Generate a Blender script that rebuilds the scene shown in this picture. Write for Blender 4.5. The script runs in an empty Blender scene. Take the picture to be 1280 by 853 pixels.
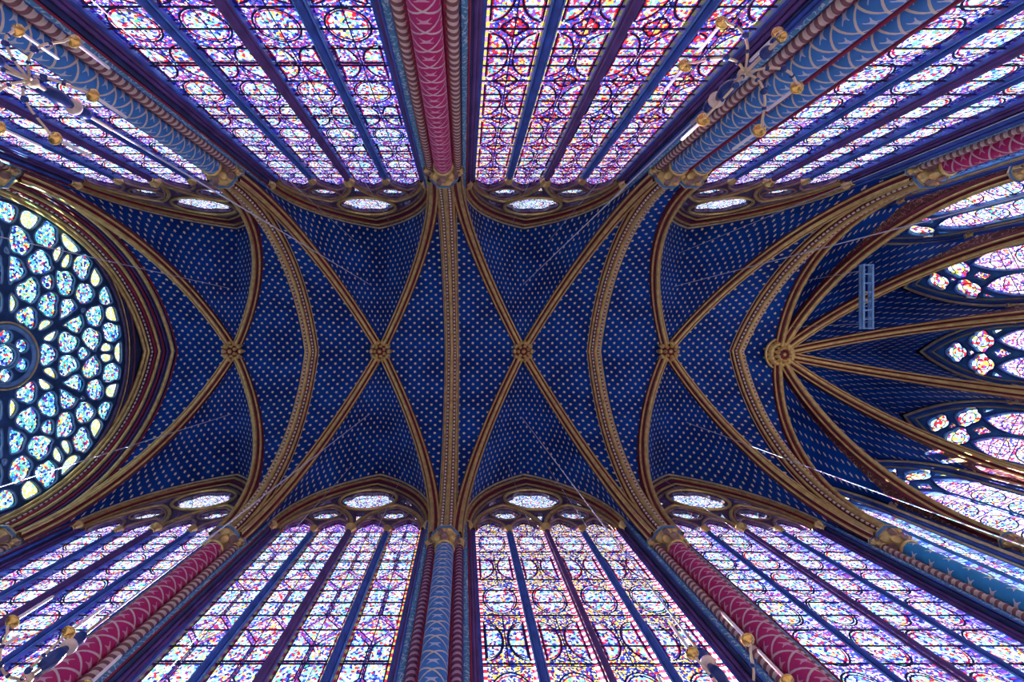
import bpy, math, random
from mathutils import Vector, Matrix
from mathutils.geometry import delaunay_2d_cdt

random.seed(7)
PI = math.pi
scene = bpy.context.scene
col = scene.collection

# ------------------------------------------------------------------ camera, sky, exposure
CAMZ = 1.5                       # eye height above the chapel floor; all heights h below are above the eye
F_PX = 564.0
cam_d = bpy.data.cameras.new('camera')
cam_d.sensor_width = 36.0
cam_d.lens = F_PX / 1280 * 36.0
cam_d.shift_x = 60.0 / 1280      # zenith lies left of the frame centre
cam_d.shift_y = 0.0
cam_d.clip_start = 0.05
cam_d.clip_end = 300
cam = bpy.data.objects.new('camera', cam_d)
cam.location = (0, -0.43, CAMZ)
cam.rotation_euler = (PI, 0, 0)  # looking straight up at the vault
col.objects.link(cam)
scene.camera = cam

world = bpy.data.worlds.new('overcast_sky')
scene.world = world
world.use_nodes = True
wn, wl = world.node_tree.nodes, world.node_tree.links
wn.clear()
w_tc = wn.new('ShaderNodeTexCoord')
w_sep = wn.new('ShaderNodeSeparateXYZ')
w_ramp = wn.new('ShaderNodeValToRGB')
w_bg = wn.new('ShaderNodeBackground')
w_out = wn.new('ShaderNodeOutputWorld')
wl.new(w_tc.outputs['Generated'], w_sep.inputs[0])
w_map = wn.new('ShaderNodeMapRange')          # -1 nadir .. 0 horizon .. 1 zenith
w_map.inputs['From Min'].default_value = -1.0
wl.new(w_sep.outputs['Z'], w_map.inputs['Value'])
wl.new(w_map.outputs[0], w_ramp.inputs[0])
els = w_ramp.color_ramp.elements
els[0].position = 0.0; els[0].color = (0.45, 0.43, 0.40, 1)     # sunlit ground and roofs outside
els[1].position = 1.0; els[1].color = (0.48, 0.51, 0.60, 1)
e = els.new(0.495); e.color = (0.45, 0.43, 0.40, 1)
e = els.new(0.505); e.color = (1.05, 1.04, 1.03, 1)
e = els.new(0.78); e.color = (0.86, 0.87, 0.92, 1)
wl.new(w_ramp.outputs[0], w_bg.inputs[0])
w_bg.inputs[1].default_value = 1.9
wl.new(w_bg.outputs[0], w_out.inputs[0])

sun_d = bpy.data.lights.new('sun_offscreen', 'SUN')
sun_d.energy = 18.0
sun_d.angle = math.radians(0.53)
sun_d.color = (1.0, 0.93, 0.82)
sun = bpy.data.objects.new('sun_offscreen', sun_d); col.objects.link(sun)
sun.rotation_euler = Vector((0.45, -1.0, -1.12)).to_track_quat('-Z', 'Y').to_euler()

scene.view_settings.view_transform = 'Standard'
scene.view_settings.look = 'None'
scene.view_settings.gamma = 1.0
scene.view_settings.use_curve_mapping = False
scene.view_settings.exposure = 0.65
scene.cycles.transparent_max_bounces = 24
scene.cycles.max_bounces = 8
scene.cycles.diffuse_bounces = 6

# ------------------------------------------------------------------ materials
M = {}
def principled(name, color, rough=0.6, metal=0.0, var=0.25, scale=6.0, bump=0.0, spec=0.4):
    m = bpy.data.materials.new(name); m.use_nodes = True
    nt = m.node_tree; p = nt.nodes['Principled BSDF']
    p.inputs['Roughness'].default_value = rough
    p.inputs['Metallic'].default_value = metal
    p.inputs['Specular IOR Level'].default_value = spec
    tc = nt.nodes.new('ShaderNodeTexCoord')
    nz = nt.nodes.new('ShaderNodeTexNoise'); nz.inputs['Scale'].default_value = scale; nz.inputs['Detail'].default_value = 4
    nt.links.new(tc.outputs['Object'], nz.inputs['Vector'])
    rp = nt.nodes.new('ShaderNodeValToRGB')
    c = Vector(color[:3])
    rp.color_ramp.elements[0].position = 0.3; rp.color_ramp.elements[0].color = (*(c * (1 - var)), 1)
    rp.color_ramp.elements[1].position = 0.7; rp.color_ramp.elements[1].color = (*[min(1, x * (1 + var)) for x in c], 1)
    nt.links.new(nz.outputs[0], rp.inputs[0])
    nt.links.new(rp.outputs[0], p.inputs['Base Color'])
    if bump:
        b = nt.nodes.new('ShaderNodeBump'); b.inputs['Strength'].default_value = bump; b.inputs['Distance'].default_value = 0.02
        nt.links.new(nz.outputs[0], b.inputs['Height']); nt.links.new(b.outputs[0], p.inputs['Normal'])
    M[name] = m
    return m

def nmath(nt, op, a, b=None, c=None):
    n = nt.nodes.new('ShaderNodeMath'); n.operation = op
    for i, v in enumerate((a, b, c)):
        if v is None: continue
        if isinstance(v, (int, float)): n.inputs[i].default_value = v
        else: nt.links.new(v, n.inputs[i])
    return n.outputs[0]
def nmix(nt, f, a, b):
    n = nt.nodes.new('ShaderNodeMix'); n.data_type = 'RGBA'
    for i, v in ((0, f), (6, a), (7, b)):
        if isinstance(v, (int, float)): n.inputs[i].default_value = v
        elif isinstance(v, tuple): n.inputs[i].default_value = (*v[:3], 1)
        else: nt.links.new(v, n.inputs[i])
    return n.outputs[2]
def uv_xy(nt):
    u = nt.nodes.new('ShaderNodeUVMap')
    s = nt.nodes.new('ShaderNodeSeparateXYZ'); nt.links.new(u.outputs[0], s.inputs[0])
    return s.outputs[0], s.outputs[1], u.outputs[0]
def noise_out(nt, scale, detail=3, vec=None):
    nz = nt.nodes.new('ShaderNodeTexNoise'); nz.inputs['Scale'].default_value = scale; nz.inputs['Detail'].default_value = detail
    if vec is None:
        vec = nt.nodes.new('ShaderNodeTexCoord').outputs['Object']
    nt.links.new(vec, nz.inputs['Vector'])
    return nz.outputs[0]

principled('gold', (0.95, 0.66, 0.26), 0.34, 0.55, 0.25, 5, 0.15)
principled('pale_gold', (0.92, 0.72, 0.42), 0.4, 0.35, 0.25, 5, 0.1)
principled('maroon', (0.16, 0.02, 0.035), 0.6, 0, 0.4, 4)
principled('dark_red', (0.30, 0.02, 0.06), 0.55, 0, 0.3, 4)
principled('navy', (0.02, 0.035, 0.14), 0.6, 0, 0.4, 3)
principled('stone_blue', (0.05, 0.12, 0.50), 0.5, 0, 0.3, 3)
principled('stone_purple', (0.12, 0.06, 0.24), 0.5, 0, 0.3, 3)
principled('tracery_brown', (0.34, 0.22, 0.20), 0.5, 0, 0.35, 5)
principled('tracery_violet', (0.10, 0.07, 0.17), 0.55, 0, 0.35, 5)
principled('rose_stone', (0.025, 0.09, 0.26), 0.5, 0, 0.4, 3)
principled('rose_roll', (0.16, 0.38, 0.68), 0.45, 0, 0.35, 3)
principled('apse_stone', (0.07, 0.30, 0.72), 0.5, 0, 0.35, 3)
principled('rose_purple', (0.16, 0.07, 0.14), 0.6, 0, 0.3, 3)
principled('lead', (0.015, 0.018, 0.11), 0.6, 0, 0.2, 3)
principled('iron', (0.015, 0.02, 0.08), 0.5, 0, 0.2, 3)
principled('wall_paint', (0.03, 0.05, 0.15), 0.7, 0, 0.4, 2)
principled('floor_stone', (0.52, 0.48, 0.42), 0.6, 0, 0.25, 1.5)
principled('roof', (0.05, 0.05, 0.06), 0.8)
principled('brass', (0.80, 0.55, 0.16), 0.25, 0.75, 0.15, 8)
principled('arm_cream', (0.72, 0.63, 0.45), 0.35, 0.3, 0.15, 8)
principled('enamel_blue', (0.02, 0.05, 0.22), 0.25, 0, 0.2, 8)
principled('candle_white', (0.92, 0.93, 0.95), 0.4, 0, 0.03, 8)
principled('wire', (0.65, 0.72, 0.85), 0.4, 0.2, 0.05, 8)
principled('truss_blue', (0.22, 0.50, 0.85), 0.35, 0.2, 0.15, 8)
principled('abacus_blue', (0.10, 0.28, 0.55), 0.5, 0, 0.3, 6)
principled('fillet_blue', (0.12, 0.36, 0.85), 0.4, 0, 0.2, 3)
principled('cream', (0.80, 0.72, 0.62), 0.5, 0, 0.25, 10)

def star_mat(name, base, base2, p=0.42, r=0.058):
    m = bpy.data.materials.new(name); m.use_nodes = True
    nt = m.node_tree; P = nt.nodes['Principled BSDF']; P.inputs['Roughness'].default_value = 0.55
    P.inputs['Specular IOR Level'].default_value = 0.1
    u, v, _ = uv_xy(nt)
    def grid(off):
        a = nmath(nt, 'SUBTRACT', nmath(nt, 'FRACT', nmath(nt, 'ADD', nmath(nt, 'DIVIDE', u, p), off)), 0.5)
        b = nmath(nt, 'SUBTRACT', nmath(nt, 'FRACT', nmath(nt, 'ADD', nmath(nt, 'DIVIDE', v, p), off)), 0.5)
        ang = nmath(nt, 'ARCTAN2', a, b)
        d = nmath(nt, 'SQRT', nmath(nt, 'ADD', nmath(nt, 'MULTIPLY', a, a), nmath(nt, 'MULTIPLY', b, b)))
        star = nmath(nt, 'MULTIPLY_ADD', nmath(nt, 'COSINE', nmath(nt, 'MULTIPLY', ang, 5)), 0.3, 1.15)
        return nmath(nt, 'DIVIDE', d, star)
    d = nmath(nt, 'MULTIPLY', nmath(nt, 'MINIMUM', grid(100.0), grid(100.5)), p)
    mask = nmath(nt, 'LESS_THAN', d, r)
    n = noise_out(nt, 0.9, 4)
    rp = nt.nodes.new('ShaderNodeValToRGB'); nt.links.new(n, rp.inputs[0])
    rp.color_ramp.elements[0].position = 0.35; rp.color_ramp.elements[0].color = (*base, 1)
    rp.color_ramp.elements[1].position = 0.65; rp.color_ramp.elements[1].color = (*base2, 1)
    nt.links.new(nmix(nt, mask, rp.outputs[0], (0.95, 0.85, 0.62)), P.inputs['Base Color'])
    M[name] = m
star_mat('vault_blue', (0.002, 0.036, 0.24), (0.004, 0.078, 0.44), 0.37, 0.041)
star_mat('apse_blue', (0.002, 0.040, 0.26), (0.004, 0.095, 0.50), 0.40, 0.04)

def diaper_mat(name, ground, line, motif, nu=2, pv=0.40, lw=0.10):
    m = bpy.data.materials.new(name); m.use_nodes = True
    nt = m.node_tree; P = nt.nodes['Principled BSDF']; P.inputs['Roughness'].default_value = 0.5
    u, v, _ = uv_xy(nt)
    vv = nmath(nt, 'DIVIDE', v, pv)
    a = nmath(nt, 'FRACT', nmath(nt, 'MULTIPLY_ADD', u, nu, vv))
    b = nmath(nt, 'FRACT', nmath(nt, 'ADD', nmath(nt, 'MULTIPLY_ADD', u, -nu, vv), 100.0))
    la = nmath(nt, 'GREATER_THAN', nmath(nt, 'ABSOLUTE', nmath(nt, 'SUBTRACT', a, 0.5)), 0.5 - lw / 2)
    lb = nmath(nt, 'GREATER_THAN', nmath(nt, 'ABSOLUTE', nmath(nt, 'SUBTRACT', b, 0.5)), 0.5 - lw / 2)
    ln = nmath(nt, 'MAXIMUM', la, lb)
    a2, b2 = nmath(nt, 'SUBTRACT', a, 0.5), nmath(nt, 'SUBTRACT', b, 0.5)
    prod = nmath(nt, 'ABSOLUTE', nmath(nt, 'MULTIPLY', a2, b2))
    rad = nmath(nt, 'ADD', nmath(nt, 'ABSOLUTE', a2), nmath(nt, 'ABSOLUTE', b2))
    mo = nmath(nt, 'MULTIPLY', nmath(nt, 'LESS_THAN', prod, 0.006), nmath(nt, 'LESS_THAN', rad, 0.3))
    n = noise_out(nt, 5, 3)
    g = nmix(nt, n, tuple(x * 0.75 for x in ground), tuple(min(1, x * 1.3) for x in ground))
    c = nmix(nt, ln, nmix(nt, mo, g, motif), line)
    nt.links.new(c, P.inputs['Base Color'])
    bp = nt.nodes.new('ShaderNodeBump'); bp.inputs['Strength'].default_value = 0.5; bp.inputs['Distance'].default_value = 0.02
    nt.links.new(ln, bp.inputs['Height']); nt.links.new(bp.outputs[0], P.inputs['Normal'])
    M[name] = m
diaper_mat('shaft_magenta', (0.55, 0.02, 0.17), (0.80, 0.62, 0.62), (0.78, 0.45, 0.55))
diaper_mat('shaft_blue', (0.05, 0.25, 0.66), (0.80, 0.72, 0.60), (0.62, 0.70, 0.85))
diaper_mat('shaft_azure', (0.03, 0.36, 0.78), (0.05, 0.30, 0.70), (0.90, 0.93, 0.95), 2, 0.42, 0.02)
diaper_mat('shaft_teal', (0.05, 0.20, 0.36), (0.42, 0.55, 0.62), (0.2, 0.4, 0.5))

def stripe_mat(name, c1, c2, period, slant=0.0, duty=0.5):
    m = bpy.data.materials.new(name); m.use_nodes = True
    nt = m.node_tree; P = nt.nodes['Principled BSDF']; P.inputs['Roughness'].default_value = 0.5
    u, v, _ = uv_xy(nt)
    f = nmath(nt, 'FRACT', nmath(nt, 'ADD', nmath(nt, 'ADD', nmath(nt, 'DIVIDE', v, period), nmath(nt, 'MULTIPLY', u, slant)), 50.0))
    nt.links.new(nmix(nt, nmath(nt, 'LESS_THAN', f, duty), c1, c2), P.inputs['Base Color'])
    M[name] = m
stripe_mat('bead', (0.25, 0.05, 0.06), (0.95, 0.9, 0.82), 0.17, 0, 0.6)
stripe_mat('rope_cream', (0.22, 0.09, 0.10), (0.74, 0.60, 0.50), 0.15, 1, 0.66)
stripe_mat('rope_mauve', (0.12, 0.02, 0.09), (0.52, 0.34, 0.42), 0.15, 1, 0.64)

def scroll_mat(name, ground, line, scale=9.0, w=0.05):
    m = bpy.data.materials.new(name); m.use_nodes = True
    nt = m.node_tree; P = nt.nodes['Principled BSDF']; P.inputs['Roughness'].default_value = 0.55
    n = noise_out(nt, scale, 1.0)
    ln = nmath(nt, 'LESS_THAN', nmath(nt, 'ABSOLUTE', nmath(nt, 'SUBTRACT', n, 0.5)), w)
    n2 = noise_out(nt, 2.0, 3)
    g = nmix(nt, n2, tuple(x * 0.6 for x in ground), tuple(min(1, x * 1.4) for x in ground))
    nt.links.new(nmix(nt, ln, g, line), P.inputs['Base Color'])
    M[name] = m
scroll_mat('panel_teal', (0.07, 0.28, 0.50), (0.45, 0.62, 0.74), 9, 0.03)
scroll_mat('band_brown', (0.13, 0.04, 0.03), (0.45, 0.24, 0.18), 7, 0.03)

def glass_mat(name, palette, scale=15.0, lead=0.05, gain=1.0, border=None, tint=(0.02, 0.02, 0.10)):
    """coloured pot-metal glass: daylight passes through in small leaded pieces"""
    m = bpy.data.materials.new(name); m.use_nodes = True
    nt = m.node_tree; nt.nodes.clear()
    out = nt.nodes.new('ShaderNodeOutputMaterial')
    tr = nt.nodes.new('ShaderNodeBsdfTransparent')
    u, v, uvv = uv_xy(nt)
    oi = nt.nodes.new('ShaderNodeObjectInfo')
    cb = nt.nodes.new('ShaderNodeCombineXYZ')
    nt.links.new(nmath(nt, 'MULTIPLY_ADD', oi.outputs['Random'], 71.0, u), cb.inputs[0])
    nt.links.new(nmath(nt, 'MULTIPLY_ADD', oi.outputs['Random'], 37.0, v), cb.inputs[1])
    vo = nt.nodes.new('ShaderNodeTexVoronoi'); vo.voronoi_dimensions = '2D'; vo.inputs['Scale'].default_value = scale
    ve = nt.nodes.new('ShaderNodeTexVoronoi'); ve.voronoi_dimensions = '2D'; ve.feature = 'DISTANCE_TO_EDGE'; ve.inputs['Scale'].default_value = scale
    nt.links.new(cb.outputs[0], vo.inputs['Vector']); nt.links.new(cb.outputs[0], ve.inputs['Vector'])
    sp = nt.nodes.new('ShaderNodeSeparateColor'); nt.links.new(vo.outputs['Color'], sp.inputs[0])
    rp = nt.nodes.new('ShaderNodeValToRGB'); rp.color_ramp.interpolation = 'CONSTANT'
    nt.links.new(sp.outputs[0], rp.inputs[0])
    tot = sum(w for w, _ in palette); acc = 0
    el = rp.color_ramp.elements
    for i, (w, c) in enumerate(palette):
        pos = acc / tot
        if i < 2: x = el[i]; x.position = pos
        else: x = el.new(pos)
        x.color = (*[min(1, k * gain) for k in c], 1); acc += w
    c = rp.outputs[0]
    if border:
        au = nmath(nt, 'ABSOLUTE', u)
        isb = nmath(nt, 'GREATER_THAN', au, border[0])
        ck = nmath(nt, 'FRACT', nmath(nt, 'ADD', nmath(nt, 'DIVIDE', v, border[1]), 20))
        cc = nmix(nt, nmath(nt, 'LESS_THAN', ck, 0.5), border[2], border[3])
        c = nmix(nt, isb, c, cc)
    ld = nmath(nt, 'GREATER_THAN', ve.outputs['Distance'], lead)
    c = nmix(nt, ld, tint, c)
    nt.links.new(c, tr.inputs[0])
    nt.links.new(tr.outputs[0], out.inputs[0])
    M[name] = m
WH, CY, BL, DB, PU, RE, YE, GR, PK = (0.95, 0.97, 1.0), (0.30, 0.75, 0.95), (0.06, 0.10, 0.75), (0.015, 0.02, 0.22), (0.30, 0.08, 0.55), (0.75, 0.03, 0.04), (0.98, 0.75, 0.10), (0.10, 0.60, 0.30), (0.75, 0.35, 0.70)
BR1 = (0.40, 0.17, RE, WH)
glass_mat('glass_blue_ground', [(3, BL), (3, DB), (2, PU), (1.6, RE), (2.2, WH), (1, PK), (1, CY)], 30, 0.07)
glass_mat('glass_violet_ground', [(2.2, BL), (2.4, DB), (3, PU), (2, PK), (1.6, RE), (2.2, WH)], 30, 0.07, border=(0.405, 0.2, YE, RE))
glass_mat('glass_trellis_ground', [(3, DB), (2.6, YE), (1.6, BL), (1.4, WH), (1, RE)], 30, 0.07, border=(0.40, 0.16, RE, WH))
glass_mat('glass_red_ground', [(3, BL), (2.4, DB), (2.2, RE), (1.2, PU), (1.8, WH), (0.7, YE)], 30, 0.07, border=(0.405, 0.24, YE, PK))
glass_mat('glass_light_ground', [(2.4, BL), (1.8, DB), (2, PU), (1.6, PK), (1.2, RE), (4, WH), (1, CY)], 30, 0.07)
glass_mat('medallion_bright', [(4.4, WH), (2.6, CY), (1.6, BL), (1.2, DB), (1.3, RE), (0.9, YE), (0.6, GR), (0.8, PK)], 23, 0.06)
glass_mat('medallion_warm', [(3.2, WH), (1.6, CY), (1.4, BL), (1.2, PU), (2.2, RE), (1.6, YE), (0.6, GR), (1, PK)], 23, 0.06)
glass_mat('medallion_red', [(2.4, RE), (1.3, YE), (1, WH), (1.6, DB), (1, BL)], 23, 0.06)
glass_mat('glass_ruby', [(3, (0.75, 0.05, 0.12)), (2, (0.55, 0.04, 0.25))], 30, 0.03)
glass_mat('rose_glass', [(3.4, WH), (3, CY), (2.2, (0.05, 0.45, 0.60)), (1.6, DB), (1, BL), (0.8, RE), (1.3, YE), (1.4, GR)], 16, 0.09)
glass_mat('rose_slit', [(3, WH), (2, YE), (2, (0.55, 0.65, 0.35)), (1, CY)], 20, 0.08)
glass_mat('apse_glass', [(5, WH), (3, PK), (1.5, PU), (1.2, BL), (1, RE), (0.5, YE)], 19, 0.05)
glass_mat('apse_foil', [(4, WH), (1.5, CY), (2, RE), (1.5, YE), (1, PU)], 12, 0.05)

# ------------------------------------------------------------------ mesh helpers
class MB:
    def __init__(s): s.v, s.f, s.uv, s.sm = [], [], [], []
    def grid(s, rows, uvs=None, smooth=True, closed_u=False):
        """rows: list of equal-length point lists"""
        base = len(s.v); n = len(rows[0])
        for i, r in enumerate(rows):
            for j, p in enumerate(r):
                s.v.append(tuple(p)); s.uv.append(uvs[i][j] if uvs else (0, 0))
        for i in range(len(rows) - 1):
            for j in range(n - 1):
                a = base + i * n + j
                s.f.append((a, a + 1, a + n + 1, a + n)); s.sm.append(smooth)
        return s
    def poly(s, pts, uvs=None, smooth=False):
        base = len(s.v)
        for k, p in enumerate(pts):
            s.v.append(tuple(p)); s.uv.append(uvs[k] if uvs else (0, 0))
        s.f.append(tuple(range(base, base + len(pts)))); s.sm.append(smooth)
        return s
    def box(s, x0, x1, y0, y1, z0, z1):
        c = [(x, y, z) for z in (z0, z1) for y in (y0, y1) for x in (x0, x1)]
        for q in ((0, 2, 3, 1), (4, 5, 7, 6), (0, 1, 5, 4), (2, 6, 7, 3), (0, 4, 6, 2), (1, 3, 7, 5)):
            pts = [c[k] for k in q]
            if q[0] == 0 and q[1] == 2 or q[0] == 4: uv = [(p[0], p[1]) for p in pts]
            elif q in ((0, 1, 5, 4), (2, 6, 7, 3)): uv = [(p[0], p[2]) for p in pts]
            else: uv = [(p[1], p[2]) for p in pts]
            s.poly(pts, uv)
        return s
    def lathe(s, prof, n=16, c=(0, 0, 0), smooth=True):
        """prof: list of (r, z)"""
        rows, uvs = [], []
        acc = 0
        for i, (r, z) in enumerate(prof):
            if i: acc += math.hypot(r - prof[i - 1][0], z - prof[i - 1][1])
            rows.append([(c[0] + r * math.cos(2 * PI * k / n), c[1] + r * math.sin(2 * PI * k / n), c[2] + z) for k in range(n + 1)])
            uvs.append([(k / n, acc) for k in range(n + 1)])
        return s.grid(rows, uvs, smooth)
    def sweep(s, pts, sec, B=None, closed=True, flip=1, loop=False, smooth=True):
        """sweep section (l along B, d along normal) along pts; closed section"""
        pts = [Vector(p) for p in pts]; n = len(pts)
        sc = list(sec) + ([sec[0]] if closed else [])
        rows, uvs, acc = [], [], 0.0
        for i, p in enumerate(pts):
            if i: acc += (p - pts[i - 1]).length
            if loop:
                a, c = pts[(i - 1) % n], pts[(i + 1) % n]
                if n > 1 and i in (0, n - 1): a, c = pts[-2], pts[1]
            else:
                a, c = pts[max(0, i - 1)], pts[min(n - 1, i + 1)]
            t = (c - a).normalized()
            if B is None:
                b = Vector((-t.y, t.x, 0))
                # plan direction of the whole path is steadier than a near-vertical tangent
                if b.length < 0.2:
                    ch = pts[-1] - pts[0]; b = Vector((-ch.y, ch.x, 0))
                b.normalize()
            else: b = B if isinstance(B, Vector) else B[i]
            nn = t.cross(b).normalized() * flip
            rows.append([p + b * l + nn * d for l, d in sc])
            uvs.append([(k / max(1, len(sc) - 1), acc) for k in range(len(sc))])
        return s.grid(rows, uvs, smooth)
    def mesh(s, name, mat):
        me = bpy.data.meshes.new(name)
        me.from_pydata(s.v, [], s.f)
        uvl = me.uv_layers.new(name='UVMap')
        lv = [0] * len(me.loops); me.loops.foreach_get('vertex_index', lv)
        flat = []
        for k in lv: flat += s.uv[k]
        uvl.data.foreach_set('uv', flat)
        me.polygons.foreach_set('use_smooth', s.sm)
        me.materials.append(M[mat]); me.update()
        return me
    def build(s, name, mat, parent=None, loc=None):
        return link(name, s.mesh(name, mat), parent, loc)
def link(name, me, parent=None, loc=None):
    o = bpy.data.objects.new(name, me); col.objects.link(o)
    if parent: o.parent = parent
    if loc: o.location = loc
    return o
def empty(name, loc=(0, 0, 0)):
    o = bpy.data.objects.new(name, None); col.objects.link(o); o.location = loc; o.empty_display_size = 0.2
    return o
def tag(o, label, cat, group=None, kind=None):
    o['label'] = label; o['category'] = cat
    if group: o['group'] = group
    if kind: o['kind'] = kind
    return o
def circ(r, n=8, c=(0, 0)):
    return [(c[0] + r * math.cos(2 * PI * k / n), c[1] + r * math.sin(2 * PI * k / n)) for k in range(n)]
def inpoly(x, y, poly):
    ins = False; j = len(poly) - 1
    for i in range(len(poly)):
        xi, yi = poly[i]; xj, yj = poly[j]
        if (yi > y) != (yj > y) and x < (xj - xi) * (y - yi) / (yj - yi) + xi: ins = not ins
        j = i
    return ins
def plate(mb, outer, holes, y0, y1=None):
    """flat plate in local x,z with holes; y1 gives it thickness"""
    vs, es = [], []
    for lp in [outer] + holes:
        b = len(vs); vs += [Vector(p) for p in lp]
        es += [(b + i, b + (i + 1) % len(lp)) for i in range(len(lp))]
    v2, e2, f2, *_ = delaunay_2d_cdt(vs, es, [], 0, 1e-5)
    for f in f2:
        cx = sum(v2[k].x for k in f) / 3; cz = sum(v2[k].y for k in f) / 3
        if not inpoly(cx, cz, outer) or any(inpoly(cx, cz, h) for h in holes): continue
        pts = [(v2[k].x, v2[k].y) for k in f]
        mb.poly([(x, y0, z) for x, z in pts], pts)
        if y1 is not None: mb.poly([(x, y1, z) for x, z in reversed(pts)], list(reversed(pts)))
    if y1 is not None:
        for lp in [outer] + holes:
            L = lp + [lp[0]]
            mb.grid([[(x, y0, z) for x, z in L], [(x, y1, z) for x, z in L]], None, False)
    return mb
def arch_pts(a, r, n=12, z0=0.0, cx=0.0):
    """pointed arch outline from right springing over the apex to the left springing"""
    R = (a * a + r * r) / (2 * a); dc = a - R; th0 = math.asin(min(1, r / R))
    if dc > 0: th0 = PI - th0
    half = [(dc + R * math.cos(th0 * k / n), R * math.sin(th0 * k / n)) for k in range(n + 1)]
    return [(cx + x, z0 + z) for x, z in half] + [(cx - x, z0 + z) for x, z in reversed(half[:-1])]

# vertical rib curves: plan apex A, plan springing C, heights above the eye
H_CAP, H_RIDGE = 12.2, 19.0
def rib_curve(A, C, hr=H_RIDGE, hc=H_CAP):
    A, C = Vector(A), Vector(C)
    a = (C - A).length; r = hr - hc
    R = (a * a + r * r) / (2 * a); dc = a - R; th0 = math.asin(min(1, r / R))
    if dc > 0: th0 = PI - th0
    def P(f):
        th = th0 * (1 - f)
        d = dc + R * math.cos(th)
        q = A + (C - A) * (d / a)
        return Vector((q.x, q.y, CAMZ + hc + R * math.sin(th)))
    return P
def wall_curve(Mp, S, hr, hs, hc=H_CAP, k=0.68):
    arc = rib_curve(Mp, S, hr, hs)
    def P(f):
        if f <= k: return arc(f / k)
        p = arc(1.0); t = (f - k) / (1 - k)
        return Vector((p.x, p.y, CAMZ + hs + (hc - hs) * t))
    return P

# ------------------------------------------------------------------ plan of the chapel
YC = 4.95                        # rib springing line
NORTH = [-12.4, -6.45, -0.5, 5.5, 11.5]
SOUTH = [-12.4, -6.5, -0.54, 5.54, 12.5]
S3B = 6.15                       # the blue pier is double: second capital
APEX = [-12.2, -6.4, -0.5, 5.46, 11.45]
BOSS = [-9.65, -3.48, 2.46, 8.52]
YW = 5.40                        # window plane
H_WIN = 13.8                     # window springing
H_WAPEX = 18.75
WIN_A = 2.5                      # outer half span of the window arch
SILL = 2.6
def north_bay(i): return NORTH[i], NORTH[i + 1]
def south_bay(i): return (S3B if i == 3 else SOUTH[i]), SOUTH[i + 1]

# apse corners, from the north shoulder round to the south shoulder
AP = [(NORTH[4], YC), (14.74, 5.0), (17.2, 3.75), (18.5, 1.36), (18.5, -1.36), (17.2, -3.75), (15.0, -5.0), (SOUTH[4], -YC)]
AB = (13.2, 0.12)

# ------------------------------------------------------------------ floor, walls, roof
mb = MB()
mb.box(-13.6, 19.6, -6.0, 6.0, -0.2, 0.0)
tag(mb.build('floor', 'floor_stone'), 'worn stone floor of the chapel', 'floor', kind='structure')
mb = MB(); mb.box(-13.3, 19.4, -5.6, 5.6, 21.6, 21.9)
ceiling = tag(mb.build('ceiling', 'roof'), 'blue star-painted ribbed vault over the nave and apse', 'ceiling', kind='structure')

def win_outline(cx, a, r, zs, z0, n=12):
    return [(cx + a, z0)] + arch_pts(a, r, n, zs, cx) + [(cx - a, z0)]
WALLTOP = 21.7
for sgn, nm, bayf in ((1, 'wall_north', north_bay), (-1, 'wall_south', south_bay)):
    xe = 11.85 if sgn > 0 else 12.72
    outer = [(-13.3, -0.1), (xe, -0.1), (xe, WALLTOP), (-13.3, WALLTOP)]
    holes = []
    for i in range(4):
        x0, x1 = bayf(i)
        holes.append(win_outline((x0 + x1) / 2, 2.26, 4.0, CAMZ + H_WIN, SILL))
    mb = MB(); plate(mb, outer, holes, 0.0, 0.12)
    o = mb.build(nm, 'wall_paint')
    o.location = (0, sgn * (YW + 0.02), 0)
    if sgn < 0: o.scale = (1, -1, 1)
    tag(o, 'painted %s side wall pierced by four tall stained glass windows' % ('long' if sgn > 0 else 'opposite'), 'wall', kind='structure')

# ------------------------------------------------------------------ vault webs
def web_patch(D, T, mode, nf=26, nw=10, w0=None, w1=None, uo=0.0):
    rows, uvs = [], []
    acc = 0.0; prev = None
    for i in range(nf + 1):
        f = i / nf
        a, b = D(f), T(f)
        if prev is not None: acc += (b - prev).length
        prev = b
        wa = w0(a, b) if w0 else 0.0; wb = w1(a, b) if w1 else 1.0
        r, q = [], []
        for j in range(nw + 1):
            w = wa + (wb - wa) * j / nw
            p = a.lerp(b, w); r.append(p)
            q.append((p.x, acc + uo) if mode == 'long' else (acc + uo, p.y) if mode == 'lat' else (acc, (p - a).length))
        rows.append(r); uvs.append(q)
    return rows, uvs
def add_web(D, T, mode, mat='vault_blue', **k):
    mb = MB(); rows, uvs = web_patch(D, T, mode, **k)
    mb.grid(rows, uvs, True)
    return mb.build('vault_web', mat, ceiling)

LIFT = 0.0
for i in range(4):
    for sgn, bayf in ((1, north_bay), (-1, south_bay)):
        x0, x1 = bayf(i)
        B = (BOSS[i], 0.0)
        xc = (x0 + x1) / 2
        for e, (xp, s) in enumerate(((x0, 1), (x1, -1))):
            D = rib_curve(B, (xp + s * 0.30, sgn * YC))
            T = rib_curve((APEX[i + e], 0), ((SOUTH if sgn < 0 else NORTH)[i + e], sgn * YC))
            if i == 3 and e == 0 and sgn < 0:
                T = rib_curve((APEX[3], 0), (SOUTH[3] + 0.3, -YC))
            Wc = wall_curve((xc, sgn * (YW - 0.22)), (xc - s * WIN_A, sgn * (YW - 0.22)), H_WAPEX, H_WIN)
            add_web(D, T, 'long')
            add_web(D, Wc, 'lat', nw=12)
# narrow strip of vault between the last transverse arch and the apse boss
for sgn, pc in ((1, AP[0]), (-1, AP[7])):
    D = rib_curve(AB, (pc[0] + 0.22, pc[1])); T = rib_curve((APEX[4], 0), pc)
    add_web(D, T, 'long', 'apse_blue')
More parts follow.
